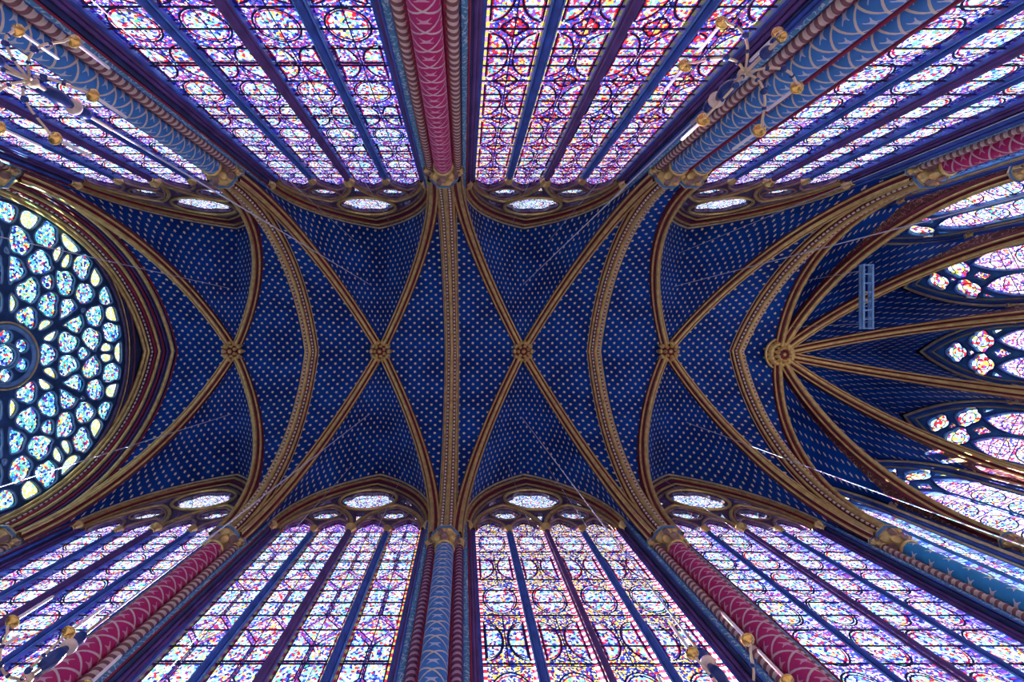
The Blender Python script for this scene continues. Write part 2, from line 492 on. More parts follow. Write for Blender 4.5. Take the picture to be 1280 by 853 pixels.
# apse cells with the painted bands beside the ribs
AP_W, AP_HS, AP_HA = 1.12, 15.3, 18.6
def apse_side(i):
    p, q = Vector(AP[i]), Vector(AP[i + 1])
    u = (q - p).normalized(); mid = (p + q) / 2
    n = Vector((u.y, -u.x))
    if n.dot(mid - Vector((13.2, 0))) < 0: n = -n
    return p, q, mid, u, n
def apse_rib_end(i):
    p = Vector(AP[i])
    if i == 0: return (p.x + 0.22, p.y)
    if i == 7: return (p.x + 0.22, p.y)
    return (p.x, p.y)
for i in range(7):
    p, q, mid, u, n = apse_side(i)
    hl = (q - p).length / 2 - 0.22
    m2 = mid + n * 0.12
    for end, idx in ((-1, i), (1, i + 1)):
        D = rib_curve(AB, apse_rib_end(idx))
        Wc = wall_curve(m2, m2 + u * end * hl, AP_HA, AP_HS)
        bw = lambda a, b: min(0.95, 0.60 / max(0.02, (b - a).length))
        add_web(D, Wc, 'polar', 'apse_blue', w0=bw)
        mb = MB(); rows, uvs = web_patch(D, Wc, 'polar', w1=bw, nw=3)
        mb.grid(rows, uvs, True); mb.build('painted_band', 'band_brown', ceiling)

# ------------------------------------------------------------------ ribs
def rib_path(A, C1, C2, n=24, h1=H_CAP, hr=H_RIDGE):
    c1, c2 = rib_curve(A, C1, hr, h1), rib_curve(A, C2, hr, h1)
    a = [c1(1 - k / n) for k in range(n)] + [c1(0)] + [c2((k + 1) / n) for k in range(n)]
    d = Vector(C2) - Vector(C1)
    Bs = []
    for k in range(len(a)):
        s = (Vector(A) - Vector(C1)) if k < n else (Vector(C2) - Vector(A)) if k > n else d
        s = s.normalized(); Bs.append(Vector((-s.y, s.x, 0)))
    return a, Bs
def build_rib(root, pts, Bs, kind):
    def part(name, sec, mat):
        mb = MB(); mb.sweep(pts, sec, Bs, flip=FL); return mb.build(name, mat, root)
    t = (pts[1] - pts[0]); nn = t.cross(Bs[0])
    mid = len(pts) // 2
    tm = pts[min(mid + 1, len(pts) - 1)] - pts[mid - 1]
    FL = 1 if tm.cross(Bs[mid]).z < 0 else -1
    if kind == 'transverse':
        part('rib_body', [(-.28, -.10), (-.28, .06), (-.19, .12), (-.09, .20), (.09, .20), (.19, .12), (.28, .06), (.28, -.10)], 'maroon')
        part('centre_roll', circ(.072, 10, (0, .25)), 'gold')
        for s in (-1, 1):
            part('side_roll', circ(.047, 8, (s * .215, .13)), 'gold')
            part('edge_fillet', circ(.02, 6, (s * .285, .03)), 'pale_gold')
        part('bead_strip', circ(.035, 8, (-.125, .215)), 'bead')
        part('bead_strip', circ(.035, 8, (.125, .215)), 'bead')
    else:
        part('rib_body', [(-.19, -.10), (-.19, .05), (-.07, .15), (.07, .15), (.19, .05), (.19, -.10)], 'maroon')
        part('centre_roll', circ(.062, 10, (0, .19)), 'gold')
        for s in (-1, 1): part('side_roll', circ(.036, 8, (s * .15, .085)), 'gold')

ORD = ['first', 'second', 'third', 'fourth']
for k in (1, 2, 3, 4):
    root = empty('transverse_rib', (APEX[k], 0, CAMZ + H_CAP))
    C1, C2 = (SOUTH[k], -YC), (NORTH[k], YC)
    pts, Bs = rib_path((APEX[k], 0), C1, C2)
    off = Vector(root.location)
    build_rib(root, [p - off for p in pts], Bs, 'transverse')
    lab = ('broad gilded transverse rib between the %s and %s bays from the rose window' % (ORD[k - 1], ORD[k])) if k < 4 else 'broad gilded transverse rib between the fourth vault bay and the apse'
    tag(root, lab, 'vault rib', 'gilded transverse ribs of the nave vault')
for i in range(4):
    (n0, n1), (s0, s1) = north_bay(i), south_bay(i)
    for a, b, col1 in (((s0 + .30, -YC), (n1 - .30, YC), 0), ((s1 - .30, -YC), (n0 + .30, YC), 1)):
        root = empty('diagonal_rib', (BOSS[i], 0, CAMZ + H_CAP))
        pts, Bs = rib_path((BOSS[i], 0), a, b)
        off = Vector(root.location)
        build_rib(root, [p - off for p in pts], Bs, 'diagonal')
        if i == 0:
            lab = 'slender gilded diagonal rib from the rose window wall to the nearest %s pier' % ('crimson' if col1 == 0 else 'blue')
        else:
            blue = (col1 == 0) == (i in (1, 3))
            lab = 'gilded diagonal rib joining both %s piers of the %s bay from the rose window' % ('blue' if blue else 'crimson', ORD[i])
        tag(root, lab, 'vault rib', 'gilded diagonal ribs of the nave vault')
for idx in range(8):
    c = apse_rib_end(idx)
    P = rib_curve(AB, c)
    root = empty('apse_rib', (c[0], c[1], CAMZ + H_CAP)); off = Vector(root.location)
    pts = [P(k / 26) - off for k in range(27)]
    d = (Vector(c) - Vector(AB)).normalized()
    build_rib(root, pts, [Vector((-d.y, d.x, 0))] * 27, 'diagonal')
    side = 'azure' if idx < 4 else 'crimson'
    o4 = ORD[idx if idx < 4 else 7 - idx]
    tag(root, 'gilded apse rib radiating from the apse boss, %s from the apse-side %s pier' % (o4, side), 'vault rib', 'ribs radiating over the apse')

# ------------------------------------------------------------------ bosses
def make_boss(name, loc, r, label, big=False):
    root = empty(name, loc)
    mb = MB(); mb.lathe([(0.0, -.30), (.12 * r / .4, -.29), (.2 * r / .4, -.2), (.26 * r / .4, -.05), (.26 * r / .4, .25)], 14); mb.build('core', 'maroon', root)
    mb = MB(); mb.lathe([(0, -.36), (.05, -.355), (.085, -.31), (.06, -.27)], 10); mb.build('bud', 'gold', root)
    n = 16 if big else 10
    for ring, (rr, zz, sz) in enumerate(((r * .80, -.16, r * .19), (r * .46, -.30, r * .14))):
        for k in range(n if ring == 0 else n // 2 + 2):
            cnt = n if ring == 0 else n // 2 + 2
            a = 2 * PI * (k + .5 * ring) / cnt
            mb = MB(); prof = []
            # a curled leaf: a bent ridged tongue
            rows = []
            for q in range(6):
                t = q / 5; rad = rr * (.62 + .52 * t); z = zz - .14 * math.sin(PI * t) + .09 * t
                wd = sz * (.35 + .65 * math.sin(PI * min(1, t * .9 + .08)))
                rr_ = []
                for s in range(5):
                    u = (s - 2) / 2
                    x, y = rad, u * wd
                    zz2 = z + .05 * abs(u) - (.02 if s in (1, 3) else 0)
                    rr_.append((x * math.cos(a) - y * math.sin(a), x * math.sin(a) + y * math.cos(a), zz2))
                rows.append(rr_)
            mb.grid(rows, None, True); mb.grid([[(x, y, z + .035) for x, y, z in r_] for r_ in rows], None, True)
            mb.build('leaf', 'gold', root)
    if big:
        mb = MB(); pts = [(r * 1.0 * math.cos(2 * PI * k / 28), r * 1.0 * math.sin(2 * PI * k / 28), -.12) for k in range(29)]
        mb.sweep(pts, circ(.05, 8), Vector((0, 0, 1)), loop=True); mb.build('rim', 'gold', root)
    tag(root, label, 'boss', 'carved gilded bosses of the vault')
for i in range(4):
    make_boss('vault_boss', (BOSS[i], 0, CAMZ + H_RIDGE - .12), .52, 'small carved gold leaf boss crossing the %s bay from the rose window' % ORD[i])
make_boss('vault_boss', (AB[0], AB[1], CAMZ + H_RIDGE - .12), .66, 'large round carved gold boss where the apse ribs meet', True)

# ------------------------------------------------------------------ piers
def make_capital(root, u, d, r, z, big=True):
    rr = r
    mb = MB(); mb.lathe([(rr * 1.02, -.62 * rr / .23), (rr * 1.2, -.58 * rr / .23), (rr * 1.0, -.52 * rr / .23), (rr * 1.1, -.3 * rr / .23), (rr * 1.45, -.08 * rr / .23)], 14, (u, d, z))
    cap = mb.build('capital', 'gold', root)
    n = 8
    k_ = rr / .23
    for lvl in (0, 1):
        for k in range(n):
            a = 2 * PI * (k + .5 * lvl) / n
            rows = []
            for q in range(5):
                t = q / 4
                rad = rr * (1.05 + .2 * lvl + .5 * t * t); zz = z + k_ * (-.5 + .2 * lvl + .26 * t - .08 * max(0, t - .75) * 4)
                wd = .075 * k_ * (.6 + .5 * math.sin(PI * t))
                rows.append([(u + rad * math.cos(a) - s * wd * math.sin(a), d + rad * math.sin(a) + s * wd * math.cos(a), zz - abs(s) * .03) for s in (-1, 0, 1)])
            mb = MB(); mb.grid(rows, None, True); mb.build('leaf', 'gold' if (k + lvl) % 2 else 'tracery_brown', cap)
    # abacus: moulded polygon turned on its corner
    m = 8 if big else 6
    mb = MB()
    for (ra, za, zb) in ((1.62, -.09, -.02), (1.78, -.02, .05)):
        ring = [(u + rr * ra * math.cos(2 * PI * (k + .5) / m), d + rr * ra * math.sin(2 * PI * (k + .5) / m)) for k in range(m + 1)]
        mb.grid([[(x, y, z + za * k_) for x, y in ring], [(x, y, z + zb * k_) for x, y in ring]], None, False)
        mb.poly([(x, y, z + za * k_) for x, y in ring[:-1]]); mb.poly([(x, y, z + zb * k_) for x, y in ring[:-1]])
    ab = mb.build('abacus', 'pale_gold', root)
    mb = MB(); ring = [(u + rr * 1.72 * math.cos(2 * PI * (k + .5) / m), d + rr * 1.72 * math.sin(2 * PI * (k + .5) / m), z - .03 * k_) for k in range(m + 1)]
    mb.sweep(ring, circ(.03 * k_, 5), Vector((0, 0, 1)), loop=True); mb.build('abacus_band', 'abacus_blue', ab)

def rope(mb, u, d, r, z0, z1, n=14, turns_per_m=6.667, lobes=1):
    rows, uvs = [], []
    m = int((z1 - z0) / .03)
    for i in range(m + 1):
        z = z0 + (z1 - z0) * i / m; ph = 2 * PI * turns_per_m * z
        row, q = [], []
        for k in range(n + 1):
            a = 2 * PI * k / n
            rr = r * (1 + .14 * math.cos(lobes * a - ph))
            row.append((u + rr * math.cos(a), d + rr * math.sin(a), z)); q.append((-k / n, z))
        rows.append(row); uvs.append(q)
    mb.grid(rows, uvs, True)

def make_pier(O, U, N, shaft, ropem, label, group, narrow=False, double=False, edge=None):
    """local frame: x along the wall, y outward, z up from the floor"""
    root = empty('pier')
    U, N = Vector((*U, 0)), Vector((*N, 0))
    root.matrix_world = Matrix(((U.x, N.x, 0, O[0]), (U.y, N.y, 0, O[1]), (0, 0, 1, 0), (0, 0, 0, 1)))
    zc = CAMZ + H_CAP
    zw = CAMZ + (AP_HS if narrow else H_WIN)
    if narrow:
        mb = MB(); mb.box(-.22, .22, .10, .5, 0, zw); mb.build('core', 'navy', root)
        mb = MB(); mb.lathe([(.15, 0), (.15, zc - .3)], 14); mb.build('main_shaft', shaft, root)
        for s in (-1, 1):
            mb = MB(); mb.lathe([(.06, 0), (.06, zw)], 8, (s * .21, .12, 0)); mb.build('side_shaft', 'stone_blue', root)
            mb = MB(); mb.lathe([(.035, 0), (.035, zw)], 8, (s * .29, .16, 0)); mb.build('gold_shaft', 'pale_gold', root)
            make_capital(root, s * .23, .10, .08, zw + .02, False)
        make_capital(root, 0, 0, .16, zc, True)
    else:
        x0, x1 = (edge or (-.62, .62))
        mb = MB(); mb.box(x0, x1, .2, .42, 0, zw + .1); mb.box(x0 + .1, x1 - .1, .3, .49, zw, zw + 4.2); mb.build('core', 'navy', root)
        mains = (0, .60) if double else (0,)
        for c in mains:
            mb = MB(); mb.lathe([(.235, 0), (.235, zc - .55)], 20, (c, .02, 0)); mb.build('main_shaft', shaft, root)
            make_capital(root, c, 0, .23, zc, True)
        ropes = (-1,) if double else (-1, 1)
        for s in ropes:
            mb = MB(); rope(mb, s * .37, .12, .10, 0, zc - .2); mb.build('rope_shaft', ropem, root)
            make_capital(root, s * .37, .10, .11, zc + .02, False)
        reds = [-.27, .30, .90] if double else [-.27, .27]
        for c in reds:
            mb = MB(); mb.lathe([(.04, 0), (.04, zc - .2)], 8, (c, .10 if not double or c < 0 else -.08, 0)); mb.build('red_fillet', 'dark_red', root)
        teal = ((x0, x0 + .17),) if double else ((x0, x0 + .17), (x1 - .17, x1))
        for a, b in teal:
            mb = MB(); rows = []
            for k in range(7):
                t = k / 6; rows.append([((a + (b - a) * t), .17 - .05 * math.sin(PI * t), z) for z in (0, zw)])
            mb.grid(rows, None, True); pn = mb.build('scroll_panel', 'panel_teal', root)
            for e in (a, b):
                mb = MB(); mb.lathe([(.02, 0), (.02, zw)], 6, (e, .15, 0)); mb.build('edge_bead', 'stone_blue' if e == a else 'dark_red', pn)
    return tag(root, label, 'pier', group)

G_P = 'clustered piers of the nave'
for k, (xp, shaft, rp_) in enumerate(((-6.45, 'shaft_magenta', 'rope_cream'), (-0.5, 'shaft_blue', 'rope_mauve'), (5.5, 'shaft_magenta', 'rope_cream'), (11.5, 'shaft_azure', 'rope_cream'))):
    lab = ('pier with %s diaper shaft between %s and %s tall windows from the rose window' % ('crimson' if 'magenta' in shaft else 'blue', ORD[k], ORD[k + 1])) if k < 3 else 'clustered pier with plain azure white-motif shaft beside the apse'
    make_pier((xp, YC), (1, 0), (0, 1), shaft, rp_, lab, G_P)
for k, (xp, shaft, rp_) in enumerate(((-6.5, 'shaft_blue', 'rope_cream'), (-0.54, 'shaft_magenta', 'rope_cream'), (5.54, 'shaft_blue', 'rope_cream'), (12.5, 'shaft_magenta', 'rope_cream'))):
    if k == 2: lab = 'wide double pier with two blue diaper-painted shafts and two capitals'
    elif k == 3: lab = 'clustered pier with crimson diaper-painted shaft beside the apse'
    else: lab = 'pier with %s diaper shaft between %s and %s tall windows from the rose window' % ('crimson' if 'magenta' in shaft else 'blue', ORD[k], ORD[k + 1])
    make_pier((xp, -YC), (1, 0), (0, -1), shaft, rp_, lab, G_P, double=(k == 2), edge=(-.62, 1.1) if k == 2 else None)
for sgn in (1, -1):
    make_pier((-12.5, sgn * YC), (1, 0), (0, sgn), 'shaft_teal', 'rope_cream', 'corner pier with teal shaft by the rose window, facing the %s pier' % ('crimson' if sgn > 0 else 'blue'), G_P, edge=(-.62, .62))
for i in range(1, 7):
    p = Vector(AP[i]); n = (p - Vector((13.2, 0))).normalized(); u = Vector((n.y, -n.x))
    side = 'azure' if i < 4 else 'crimson'
    make_pier((p.x, p.y), (u.x, u.y), (n.x, n.y), 'gold', 'rope_cream', 'slim gilded apse pier, %s from the broad %s pier beside the apse' % (ORD[(i if i < 4 else 7 - i) - 1], side), 'slim piers between the apse windows', narrow=True)

# ------------------------------------------------------------------ stained glass tiles
HW = 0.47
def ell(rx, ry, cx=0, cz=0, n=24): return [(cx + rx * math.cos(2 * PI * k / n), cz + ry * math.sin(2 * PI * k / n)) for k in range(n)]
def quarter(sx, sz, rx, ry, hh, n=10):
    x0, z0 = sx * (HW - .065), sz * (hh - .02)
    pts = [(x0, z0)] + [(x0 - sx * rx * math.cos(PI / 2 * k / n), z0 - sz * ry * math.sin(PI / 2 * k / n)) for k in range(n + 1)]
    return pts if sx * sz > 0 else pts[::-1]
def half_d(sx, rx, ry, cz=0, n=16):
    x0 = sx * (HW - .065)
    return [(x0 - sx * rx * math.cos(-PI / 2 + PI * k / n), cz + ry * math.sin(-PI / 2 + PI * k / n)) for k in range(n + 1)]
def quatre(r, cx=0, cz=0, n=32, lob=4, amp=.22):
    return [(cx + r * (1 - amp + amp * abs(math.cos(lob / 2 * a)) * 1.0) * math.cos(a), cz + r * (1 - amp + amp * abs(math.cos(lob / 2 * a))) * math.sin(a)) for a in [2 * PI * k / n for k in range(n)]]
def diamond(rx, ry): return [(rx, 0), (0, ry), (-rx, 0), (0, -ry)]
def hexq(sx, sz, hh):
    x0, z0 = sx * (HW - .065), sz * (hh - .02)
    p = [(x0, z0), (sx * .035, z0), (sx * .035, sz * (.50)), (x0, sz * .10)]
    return p if sx * sz < 0 else p[::-1]
STYLES = {
    'roundel': ('glass_trellis_ground', [(1.42, [(ell(.375, .55), 'medallion_bright')]), (1.42, [(half_d(-1, .36, .57), 'medallion_bright'), (half_d(1, .36, .57), 'medallion_bright')])]),
    'quatrefoil': ('glass_red_ground', [(1.47, [(quatre(.21), 'medallion_red')] + [(quarter(a, b, .36, .58, .735), 'medallion_warm') for a in (-1, 1) for b in (-1, 1)])]),
    'diamond': ('glass_violet_ground', [(1.85, [(diamond(.37, .40), 'medallion_warm')] + [(hexq(a, b, .925), 'medallion_bright') for a in (-1, 1) for b in (-1, 1)])]),
    'oval': ('glass_blue_ground', [(1.9, [(ell(.36, .38), 'medallion_bright')] + [(quarter(a, b, .36, .46, .95), 'medallion_bright') for a in (-1, 1) for b in (-1, 1)])]),
    'chain': ('glass_light_ground', [(1.15, [(ell(.38, .50), 'medallion_bright')])]),
    'pointed': ('glass_light_ground', [(1.3, [([(.37 * math.sin(t) * abs(math.sin(t)) ** .4, .55 * math.cos(t)) for t in [2 * PI * k / 24 for k in range(24)]][::-1], 'medallion_bright')])]),
}
_tile = {}
def ribbon(mb, loop, w, y, closed=True):
    L = [Vector(p) for p in loop]; n = len(L)
    inner, outer = [], []
    for i in range(n):
        a, b = L[(i - 1) % n] if closed or i else L[i], L[(i + 1) % n] if closed or i < n - 1 else L[i]
        t = (b - a).normalized(); q = Vector((-t.y, t.x)) * (w / 2)
        inner.append((L[i].x - q.x, y, L[i].y - q.y)); outer.append((L[i].x + q.x, y, L[i].y + q.y))
    if closed: inner.append(inner[0]); outer.append(outer[0])
    mb.grid([inner, outer], None, False)
def tile_meshes(style, ti):
    key = (style, ti)
    if key in _tile: return _tile[key]
    ground, tiles = STYLES[style]
    h, shapes = tiles[ti]; hh = h / 2
    mb = MB(); plate(mb, [(-HW, -hh), (HW, -hh), (HW, hh), (-HW, hh)], [s for s, _ in shapes], 0.0)
    res = [('glass_ground', mb.mesh('glass_ground', ground))]
    cm = MB(); bd = MB()
    for s, m in shapes:
        mb = MB(); cx = sum(p[0] for p in s) / len(s); cz = sum(p[1] for p in s) / len(s)
        mb.poly([(x, 0, z) for x, z in s], [(x - cx, z - cz) for x, z in s])
        res.append(('medallion', mb.mesh('medallion', m)))
        ribbon(cm, s, .036, -.012)
        if style != 'diamond' and len(s) > 6:
            sm = [(cx + (x - cx) * .88, cz + (z - cz) * .88) for x, z in s]
            ribbon(bd, sm, .034, -.008)
    for zz in (-hh,):
        cm.poly([(-HW, -.012, zz - .012), (HW, -.012, zz - .012), (HW, -.012, zz + .012), (-HW, -.012, zz + .012)])
    for a, b in ((-hh, 0), (0, hh)):
        if not any(inpoly(0.001, (a + b) / 2, s) for s, _ in shapes):
            cm.poly([(-.012, -.012, a), (.012, -.012, a), (.012, -.012, b), (-.012, -.012, b)])
    res.append(('lead_came', cm.mesh('lead_came', 'lead')))
    if bd.v: res.append(('red_border', bd.mesh('red_border', 'glass_ruby')))
    _tile[key] = (h, res)
    return _tile[key]

# ------------------------------------------------------------------ nave windows
PITCH = 1.125
_wm = {}
def shared(key, fn):
    if key not in _wm: _wm[key] = fn()
    return _wm[key]
def foil_came(r):
    mb = MB(); ribbon(mb, ell(r * .42, r * .42), .03, -.01)
    for k in range(6):
        a = 2 * PI * (k + .5) / 6
        p0, p1 = (r * .42 * math.cos(a), r * .42 * math.sin(a)), (r * .85 * math.cos(a), r * .85 * math.sin(a))
        ribbon(mb, [p0, p1], .03, -.01, False)
    for k in range(6):
        a = 2 * PI * k / 6
        ribbon(mb, ell(r * .16, r * .16, r * .66 * math.cos(a), r * .66 * math.sin(a), 12), .02, -.01)
    return mb.mesh('lead_came', 'lead')
def tube_loop(loop, r, y, nm, mat):
    mb = MB(); L = [(x, y, z) for x, z in loop] + [(loop[0][0], y, loop[0][1])]
    mb.sweep(L, circ(r, 7), Vector((0, 1, 0)), loop=True); return mb.mesh(nm, mat)
def tube_open(pts, r, y, nm, mat):
    mb = MB(); mb.sweep([(x, y, z) for x, z in pts], circ(r, 7), Vector((0, 1, 0))); return mb.mesh(nm, mat)
def frame_matrix(O, U, N):
    return Matrix(((U[0], N[0], 0, O[0]), (U[1], N[1], 0, O[1]), (0, 0, 1, 0), (0, 0, 0, 1)))

def small_capital(root, x, y, z, r=.09):
    mb = MB(); mb.lathe([(r * .8, -.26), (r * 1.05, -.24), (r * .85, -.2), (r * 1.0, -.1), (r * 1.45, -.03), (r * 1.6, 0), (r * 1.6, .05), (0, .05)], 10, (x, y, z))
    for k in range(6):
        a = 2 * PI * k / 6
        rows = []
        for t in (0, .5, 1):
            rad = r * (1.0 + .7 * t)
            rows.append([(x + rad * math.cos(a) - s * .035 * math.sin(a), y + rad * math.sin(a) + s * .035 * math.cos(a), z - .2 + .17 * t) for s in (-1, 0, 1)])
        mb.grid(rows, None, True)
    mb.build('small_capital', 'gold', root)

def nave_window(num, O, U, N, style, label, start=0.0):
    zs = CAMZ + H_WIN
    # splayed arch: root mesh is the moulded reveal
    def k_arch(k): return arch_pts(2.25 + .27 * k, 4.0 + .98 * k, 14, zs)
    def reveal():
        mb = MB(); rows = []
        for j in range(7):
            k = j / 6; rows.append([(x, .02 - .26 * k + (.04 if j % 2 else 0), z) for x, z in [(2.25 + .27 * k, SILL)] + k_arch(k) + [(-2.25 - .27 * k, SILL)]])
        mb.grid(rows, None, True); return mb.mesh('window_reveal', 'tracery_violet')
    root = link('window_%d' % num, shared('reveal', reveal)); root.matrix_world = frame_matrix(O, U, N)
    tag(root, label, 'window', kind='structure')
    for k, r, m in ((.05, .05, 'tracery_brown'), (.30, .045, 'gold'), (.52, .03, 'dark_red'), (.72, .05, 'gold'), (.98, .045, 'pale_gold'), (1.1, .022, 'dark_red')):
        link('arch_moulding', shared(('mould', k), lambda: tube_open(k_arch(k), r, -.02 - .26 * k, 'arch_moulding', m)), root)
        ms = {'tracery_brown': 'stone_purple', 'gold': 'stone_purple' if k < .5 else 'stone_blue', 'dark_red': 'navy', 'pale_gold': 'stone_blue'}[m]
        for s in (-1, 1):
            xx = s * (2.25 + .27 * k)
            link('jamb_shaft', shared(('jamb', k, s), lambda: tube_open([(xx, SILL), (xx, zs)], r, -.02 - .26 * k, 'jamb_shaft', ms)), root)
    for s in (-1, 1):
        small_capital(root, s * 2.40, -.18, zs + .02, .10)
    # tracery plate
    cents = [-1.5 * PITCH, -.5 * PITCH, .5 * PITCH, 1.5 * PITCH]
    def lanc_head(c, hw=HW, r=.78): return arch_pts(hw, r, 8, zs, c)
    def tri(c, s):   # spandrel slit beside the great oculus
        return [(c + s * .0, zs + 2.55), (c + s * .22, zs + 2.28), (c + s * .46, zs + 2.02), (c + s * .36, zs + 2.42), (c + s * .14, zs + 2.72)]
    big = [(x, z + zs + 2.62) for x, z in quatre(.93, lob=6, n=48, amp=.16)]
    subs = [[(x + c, z + zs + 1.25) for x, z in quatre(.44, lob=6, n=36, amp=.16)] for c in (-PITCH, PITCH)]
    spand = [tri(1.18, 1), [(-x, z) for x, z in tri(1.18, 1)][::-1]]
    for c in (-PITCH, PITCH):
        for s in (-1, 1):
            spand.append([(c + s * .50, zs + .98), (c + s * .88, zs + .62), (c + s * .80, zs + .95), (c + s * .58, zs + 1.18)])
    spand.append([(-.16, zs + 1.42), (.16, zs + 1.42), (.0, zs + .75)])
    def trac():
        outer = arch_pts(2.27, 4.02, 14, zs)
        bot = [(-2.27, zs)]
        for c in cents: bot += lanc_head(c)[::-1]
        out = outer + bot[1:]
        mb = MB(); plate(mb, out, [big] + subs + spand, -.03, .10)
        return mb.mesh('tracery', 'tracery_violet')
    tr = link('tracery', shared('trac', trac), root)
    for c in (-PITCH, PITCH):
        link('sub_arch', shared(('suba', c), lambda: tube_open(arch_pts(PITCH - .04, 2.0, 10, zs, c), .06, -.07, 'sub_arch', 'gold')), root)
        link('sub_arch', shared(('subb', c), lambda: tube_open(arch_pts(PITCH - .14, 1.85, 10, zs, c), .035, -.06, 'sub_arch', 'tracery_brown')), root)
    link('oculus_ring', shared('oring', lambda: tube_loop(ell(1.02, 1.02, 0, zs + 2.62, 40), .055, -.07, 'oculus_ring', 'gold')), root)
    for c in (-PITCH, PITCH):
        link('oculus_ring', shared(('sring', c), lambda: tube_loop(ell(.5, .5, c, zs + 1.25, 28), .035, -.06, 'oculus_ring', 'tracery_brown')), root)
    for c in cents:
        link('lancet_arch', shared(('lar', c), lambda: tube_open(lanc_head(c, HW + .04, .84), .04, -.06, 'lancet_arch', 'tracery_brown')), root)
    # oculus panes
    def pane(poly, m):
        mb = MB(); mb.poly([(x, 0, z) for x, z in poly], list(poly)); return mb.mesh('oculus_pane', m)
    for r_, cx, cz in ((.95, 0, 2.62), (.45, -PITCH, 1.25), (.45, PITCH, 1.25)):
        pn = link('oculus_pane', shared(('opane', r_), lambda: pane(ell(r_ * 1.02, r_ * 1.02), 'medallion_bright')), root, (cx, .04, zs + cz))
        link('lead_came', shared(('foilc', r_), lambda: foil_came(r_)), pn)
    for q, sp in enumerate(spand):
        link('spandrel_pane', shared(('span', q), lambda: pane(sp, 'medallion_bright')), root, (0, .04, 0))
    # lancets
    for li, c in enumerate(cents):
        def head():
            mb = MB(); pts = arch_pts(HW, .78, 8, 0, 0); mb.poly([(x, 0, z) for x, z in pts], pts); return mb.mesh('lancet', STYLES[style][0])
        lan = link('lancet', shared(('lhead', style), head), root, (c, .04, zs))
        def hcame():
            mb = MB(); ribbon(mb, ell(.27, .22, 0, .25, 20), .035, -.012); mb.poly([(-.012, -.012, 0), (.012, -.012, 0), (.012, -.012, .76), (-.012, -.012, .76)])
            mb.poly([(-HW, -.012, -.02), (HW, -.012, -.02), (HW, -.012, .02), (-HW, -.012, .02)]); return mb.mesh('lead_came', 'lead')
        link('lead_came', shared(('hc',), hcame), lan)
        z = 0.0; ti = 0; tiles = STYLES[style][1]
        while z - tiles[ti % len(tiles)][0] > SILL - zs - .35:
            h, parts = tile_meshes(style, ti % len(tiles))
            for nm, me in parts: link(nm, me, lan, (0, 0, z - h / 2))
            z -= h; ti += 1
        rest = z - (SILL - zs)
        if rest > .02:
            mb = MB(); mb.poly([(-HW, 0, -rest), (HW, 0, -rest), (HW, 0, 0), (-HW, 0, 0)], [(-HW, -rest), (HW, -rest), (HW, 0), (-HW, 0)])
            link('glass_ground', shared(('rest', style), lambda: mb.mesh('glass_ground', STYLES[style][0])), lan, (0, 0, z))
    # mullions
    def mull(w, big):
        mb = MB(); mb.box(-w / 2, w / 2, -.04, .12, SILL, zs)
        return mb.mesh('mullion', 'stone_blue')
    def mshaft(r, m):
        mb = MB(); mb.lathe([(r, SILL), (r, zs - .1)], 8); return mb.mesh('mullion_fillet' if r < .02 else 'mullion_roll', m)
    for c, big_ in ((-PITCH, 0), (0, 1), (PITCH, 0)):
        mu = link('mullion', shared(('mull', big_), lambda: mull(.21, big_)), root, (c, 0, 0))
        link('mullion_roll', shared(('mr', big_), lambda: mshaft(.075 if big_ else .055, 'stone_purple' if big_ else 'stone_blue')), mu, (0, -.10 if big_ else -.06, 0))
        if big_:
            for s in (-1, 1): link('mullion_roll', shared('mr2', lambda: mshaft(.03, 'stone_purple')), mu, (s * .07, -.05, 0))
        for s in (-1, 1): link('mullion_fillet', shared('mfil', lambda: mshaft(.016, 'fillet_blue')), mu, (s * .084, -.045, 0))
        small_capital(root, c, -.10 if big_ else -.07, zs + .02, .105 if big_ else .075)
    for s in (-1, 1):
        link('mullion', shared('halfm', lambda: mull(.10, 2)), root, (s * 2.21, 0, 0))
    # saddle bars
    def bar():
        mb = MB(); mb.box(-2.25, 2.25, -.02, .005, -.009, .009); return mb.mesh('saddle_bar', 'iron')
    z = zs - .36; 
    while z > SILL:
        link('saddle_bar', shared('bar', bar), root, (0, .02, z)); z -= .48
    return root

WN = ['oval', 'diamond', 'roundel', 'chain']
WS = ['pointed', 'oval', 'quatrefoil', 'chain']
WN[0] = 'pointed'
labN = ['tall four-light window of pointed medallions beside the rose window and crimson pier', 'tall four-light window with violet diamond and hexagon glass medallions', 'tall four-light window with full roundels on yellow trellis glass', 'tall four-light window of chained ovals between crimson and azure piers']
labS = ['tall four-light window of pointed medallions beside the rose window and blue pier', 'tall four-light window with small blue oval medallions in a network', 'tall four-light window with red quatrefoils between facing half circles', 'tall four-light window of chained ovals between the double blue pier and crimson pier']
for i in range(4):
    x0, x1 = north_bay(i); nave_window(i + 1, ((x0 + x1) / 2, YW), (1, 0), (0, 1), WN[i], labN[i])
for i in range(4):
    x0, x1 = south_bay(i); nave_window(i + 5, ((x0 + x1) / 2, -YW), (1, 0), (0, -1), WS[i], labS[i])

